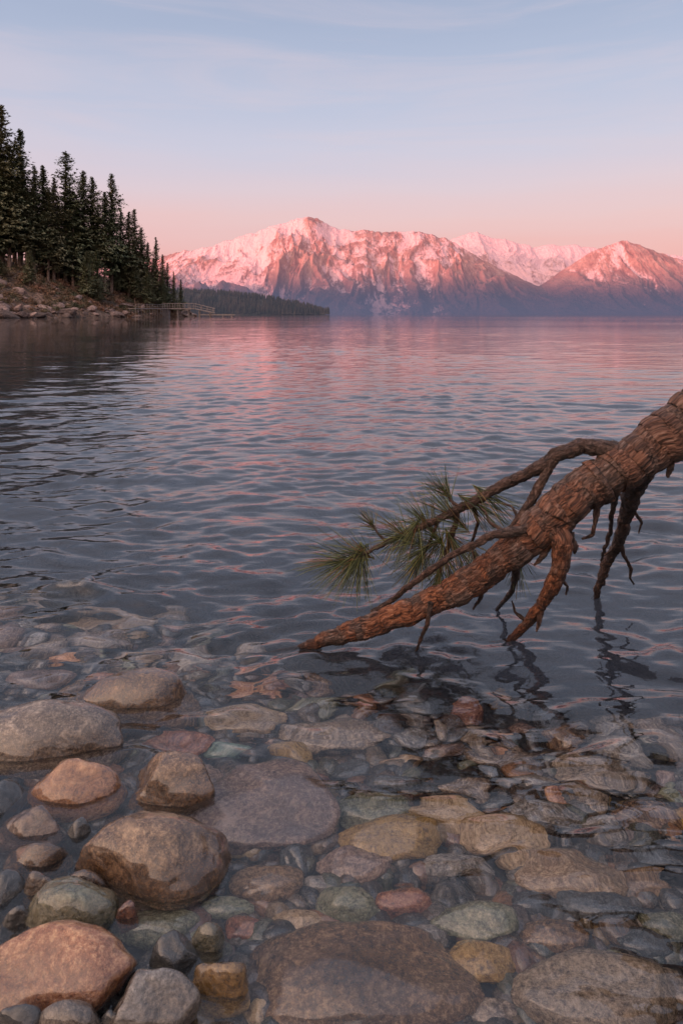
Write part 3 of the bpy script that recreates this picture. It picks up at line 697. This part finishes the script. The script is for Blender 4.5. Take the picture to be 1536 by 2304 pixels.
off=Vector((1.4,0,0)); rl=[(A+off+Vector((0,0,1.8)),B+off+Vector((0,0,1.8)),.14,.14),(A+off+Vector((0,0,.9)),B+off+Vector((0,0,.9)),.10,.10)]
for i in range(13):
    p=A.lerp(B,i/12)+off; rl.append((p+Vector((0,0,-4.6)),p+Vector((0,0,1.8)),.16,.16))
beams('railing',rl,m_wood,walk)

# ------------------------------------------------------------------ forested spit
def haze(k,b,out,shader,col,fac):  # distance haze painted onto the surface as emission
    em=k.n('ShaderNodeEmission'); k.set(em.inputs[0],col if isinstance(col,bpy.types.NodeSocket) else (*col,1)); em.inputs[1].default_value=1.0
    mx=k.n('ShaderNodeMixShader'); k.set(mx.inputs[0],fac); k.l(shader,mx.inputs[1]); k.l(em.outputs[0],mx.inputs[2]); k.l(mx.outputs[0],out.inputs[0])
m_sp,k,b,o=newmat('distant_forest'); geo=k.n('ShaderNodeNewGeometry'); pos=geo.outputs['Position']
n1=k.noise(pos,.03,4,.6); c=k.ramp(n1,[(.35,(.03,.035,.03)),(.65,(.085,.065,.05))]); k.l(c,b.inputs['Base Color']); b.inputs['Roughness'].default_value=.9
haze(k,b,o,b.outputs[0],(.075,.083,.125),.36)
def spit_top(x): 
    px=x/1500*F+768; return H+(HV-np.interp(px,[200,400,500,600,680,720,745,760],[640,645,650,662,678,690,702,709]))/F*1500
xs=np.arange(-620,0,6.); ys=np.arange(1440,1800,12.); X,Y=np.meshgrid(xs,ys)
tt=np.clip((Y-1450)/60,0,1); Z=(spit_top(X)-13)*tt*1.0+3*(fbm(X*.02,Y*.02,0,4,3)-.5)-2*(1-tt)
Z=np.where(Y>1600,Z-(Y-1600)*.3,Z)
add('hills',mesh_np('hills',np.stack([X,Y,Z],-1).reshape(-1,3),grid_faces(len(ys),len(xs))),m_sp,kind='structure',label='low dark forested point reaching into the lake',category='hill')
def cones(n,fx,hh,seed,sides=6):
    r_=np.random.default_rng(seed); cos=[];fs=[];off=0
    for i in range(n):
        x,y,z_=fx(r_); h_=hh*r_.uniform(.6,1.25); R=h_*r_.uniform(.13,.2)
        for lv,(z0,z1,rr) in enumerate(((.08,.6,1),(.4,.85,.72),(.65,1.0,.45))):
            for j in range(sides):
                a=j*6.283/sides+lv; rj=R*rr*r_.uniform(.7,1.3); cos.append((x+rj*math.cos(a),y+rj*math.sin(a),z_+h_*z0))
            cos.append((x,y,z_+h_*z1))
            for j in range(sides): fs.append((off+j,off+(j+1)%sides,off+sides))
            off+=sides+1
    return mesh_np('forest',np.array(cos),np.array(fs),False)
def fx(r_):
    x=r_.uniform(-600,-28); y=1455+140*r_.random()**1.5; t=min(1,(y-1450)/60); return x,y,max(0,(float(spit_top(x))-14)*t-1.5)
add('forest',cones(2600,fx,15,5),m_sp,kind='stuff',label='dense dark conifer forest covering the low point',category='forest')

# ------------------------------------------------------------------ mountains
def mountain_material(name,haze_top,top_col):
    m_mt,k,b,o=newmat(name); geo=k.n('ShaderNodeNewGeometry'); pos=geo.outputs['Position']; sp=k.n('ShaderNodeSeparateXYZ'); k.l(pos,sp.inputs[0]); z=sp.outputs[2]
    n1=k.noise(pos,.0028,5,.6,.3); n2=k.noise(k.mapping(pos,(1.4,.6,.6)),.009,7,.70,.3); n3=k.noise(k.mapping(pos,(1.3,.8,.7)),.04,5,.75)
    g=k.n('ShaderNodeAttribute',attribute_name='spur').outputs['Fac']; sb=k.n('ShaderNodeAttribute',attribute_name='snow_bias').outputs['Fac']
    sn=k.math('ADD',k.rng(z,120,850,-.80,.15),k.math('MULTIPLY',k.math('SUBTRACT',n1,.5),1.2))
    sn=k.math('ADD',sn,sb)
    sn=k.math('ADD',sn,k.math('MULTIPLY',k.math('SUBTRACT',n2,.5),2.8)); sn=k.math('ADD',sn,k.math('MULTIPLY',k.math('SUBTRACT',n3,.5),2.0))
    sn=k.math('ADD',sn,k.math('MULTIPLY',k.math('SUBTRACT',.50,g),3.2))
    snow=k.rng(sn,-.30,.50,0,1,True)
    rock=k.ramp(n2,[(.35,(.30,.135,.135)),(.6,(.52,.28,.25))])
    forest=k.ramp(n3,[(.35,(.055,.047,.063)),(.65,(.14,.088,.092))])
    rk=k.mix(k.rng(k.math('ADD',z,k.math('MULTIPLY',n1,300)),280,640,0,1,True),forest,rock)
    c=k.mix(snow,rk,(.88,.53,.55)); k.l(c,b.inputs['Base Color']); b.inputs['Roughness'].default_value=.9; b.inputs['Specular IOR Level'].default_value=.1  # pink of the dusk sun is put into the snow base colour
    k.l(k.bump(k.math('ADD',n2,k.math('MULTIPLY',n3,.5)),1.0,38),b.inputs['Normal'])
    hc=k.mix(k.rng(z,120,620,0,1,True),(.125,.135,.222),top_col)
    haze(k,b,o,b.outputs[0],hc,k.rng(z,0,540,.82,haze_top,True))  # painted haze glow, violet low down and pink towards the crest
    return m_mt
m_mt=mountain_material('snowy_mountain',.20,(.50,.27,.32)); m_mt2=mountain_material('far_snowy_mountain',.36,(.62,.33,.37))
def mrange(sil,Yf,Yc,Yb,a,bb,seed,label,spamp=.42,bias=lambda px:0*px,sp_l=520.,mat=None,jg=9):
    px=np.linspace(a,bb,int((bb-a)/1.25)); nt=230
    sv=np.interp(px,[p for p,_ in sil],[v for _,v in sil])
    jag=(ridged(px/26.,0*px,0,seed+77,4,.6)-.55); sv=sv-jag*jg*np.clip((640-sv)/60,0,1)
    Hc=H+(HV-sv)/F*Yc; step=(px[1]-px[0])/F*Yc
    def sm(h,s):
        w_=int(3*s/step)+1; kx=np.arange(-w_,w_+1)*step; g_=np.exp(-.5*(kx/s)**2); g_/=g_.sum(); return np.convolve(np.pad(h,w_,mode='edge'),g_,'valid')
    levels=[Hc,sm(Hc,60),sm(Hc,160),sm(Hc,400)]
    tf=np.linspace(0,1,nt); yf=Yf+(Yc-Yf)*tf; yb=np.linspace(Yc,Yb,30)[1:]
    ys=np.concatenate([yf,yb]); tt=np.concatenate([tf,1-(yb-Yc)/(Yb-Yc)])
    X=(px-768)/F*Yc; X,Y=np.meshgrid(X,ys); Tm=tt[:,None]*np.ones_like(X)
    lv=np.clip((1-Tm)*5,0,2.999); li=lv.astype(int); lf=lv-li; L=np.stack(levels)
    cols=(np.arange(len(px))[None]*np.ones_like(li)).astype(int)
    base=L[li,cols]*(1-lf)+L[np.minimum(li+1,3),cols]*lf
    Z=base*Tm**1.3
    wxn=X+320*(fbm(X/700,Y/700,0,seed+40,4)-.5)*2; wyn=Y+300*(fbm(X/600+7,Y/600,0,seed+41,3)-.5)*2
    sp1=ridged(wxn/sp_l,wyn/1100,0,seed,3,.5); sp2=ridged(wxn/190,wyn/330,0,seed+3,4,.6)
    env_=np.clip(4*Tm*(1-Tm),0,1)**.9
    hs=np.clip(base,60,None)
    Z=Z+env_*hs*spamp*(sp1-.66)+np.clip(env_+.06,0,1)*hs*.14*(sp2-.6)
    Z=Z+9*(fbm(X/40,Y/40,0,seed+7,3)-.5)*Tm+16*(ridged(X/110,Y/110,0,seed+9,3)-.6)*np.clip(Tm*1.5,0,1)
    lim=(Hc[None,:]-H)*Y/Yc*.99+H; Z=np.where(Tm<.985,np.minimum(Z,lim-6*(sp2<.5)),Z)
    Z[0,:]=-30; Z=np.where(Tm<.02,Z-20,Z)
    me=mesh_np('mountain',np.stack([X,Y,Z],-1).reshape(-1,3),grid_faces(len(ys),len(px)))
    fattr(me,'spur',np.clip(sp1*.45+sp2*.55,0,1).ravel())
    fattr(me,'snow_bias',(bias(px)[None,:]*np.ones_like(X)).ravel())
    add('mountain',me,mat or m_mt,kind='structure',label=label,category='mountain')
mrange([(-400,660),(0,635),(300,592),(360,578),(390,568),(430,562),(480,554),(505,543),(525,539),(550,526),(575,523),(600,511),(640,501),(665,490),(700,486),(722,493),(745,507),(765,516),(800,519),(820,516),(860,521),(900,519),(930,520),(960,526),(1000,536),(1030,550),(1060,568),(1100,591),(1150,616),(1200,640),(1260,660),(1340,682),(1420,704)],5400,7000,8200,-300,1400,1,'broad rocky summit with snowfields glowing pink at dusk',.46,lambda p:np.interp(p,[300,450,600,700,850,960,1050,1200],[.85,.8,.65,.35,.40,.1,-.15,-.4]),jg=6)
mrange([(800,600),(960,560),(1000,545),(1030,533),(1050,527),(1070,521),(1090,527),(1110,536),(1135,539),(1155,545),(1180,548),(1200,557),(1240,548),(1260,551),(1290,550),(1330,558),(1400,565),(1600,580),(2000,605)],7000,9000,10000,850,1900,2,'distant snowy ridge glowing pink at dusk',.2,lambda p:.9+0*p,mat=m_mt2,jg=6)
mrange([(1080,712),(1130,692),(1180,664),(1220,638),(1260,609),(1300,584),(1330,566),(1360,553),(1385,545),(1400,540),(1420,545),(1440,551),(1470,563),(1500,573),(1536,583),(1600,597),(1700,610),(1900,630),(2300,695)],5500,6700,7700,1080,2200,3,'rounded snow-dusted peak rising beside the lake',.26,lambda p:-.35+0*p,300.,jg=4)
m_rg,k,b,o=newmat('shading_ridge'); geo=k.n('ShaderNodeNewGeometry'); n1=k.noise(geo.outputs['Position'],.02,5,.6); c=k.ramp(n1,[(.35,(.03,.035,.025)),(.65,(.08,.065,.045))]); k.l(c,b.inputs['Base Color']); b.inputs['Roughness'].default_value=.9
an=np.linspace(math.radians(-115),math.radians(115),160); rr=np.linspace(900,3400,50); A_,R_=np.meshgrid(an,rr)  # ridge out of view, added to keep the low sun off the foreground
t=np.clip(1-np.abs(R_-2100)/1200,0,1); hgt=(415+50*(fbm(A_*4,R_/2000,0,66,3)-.5))*t*t*(3-2*t)
hgt*=np.clip((math.radians(115)-np.abs(A_))/.25,0,1)
Xr,Yr=R_*np.sin(A_),-R_*np.cos(A_)
add('hills',mesh_np('hills',np.stack([Xr,Yr,hgt+4+20*(fbm(Xr/200,Yr/200,0,5,4)-.5)],-1).reshape(-1,3),grid_faces(50,160)),m_rg,kind='structure',label='unseen dark forested ridge added behind the camera to shade the foreground',category='hill')
print('DONE', len(bpy.data.objects))
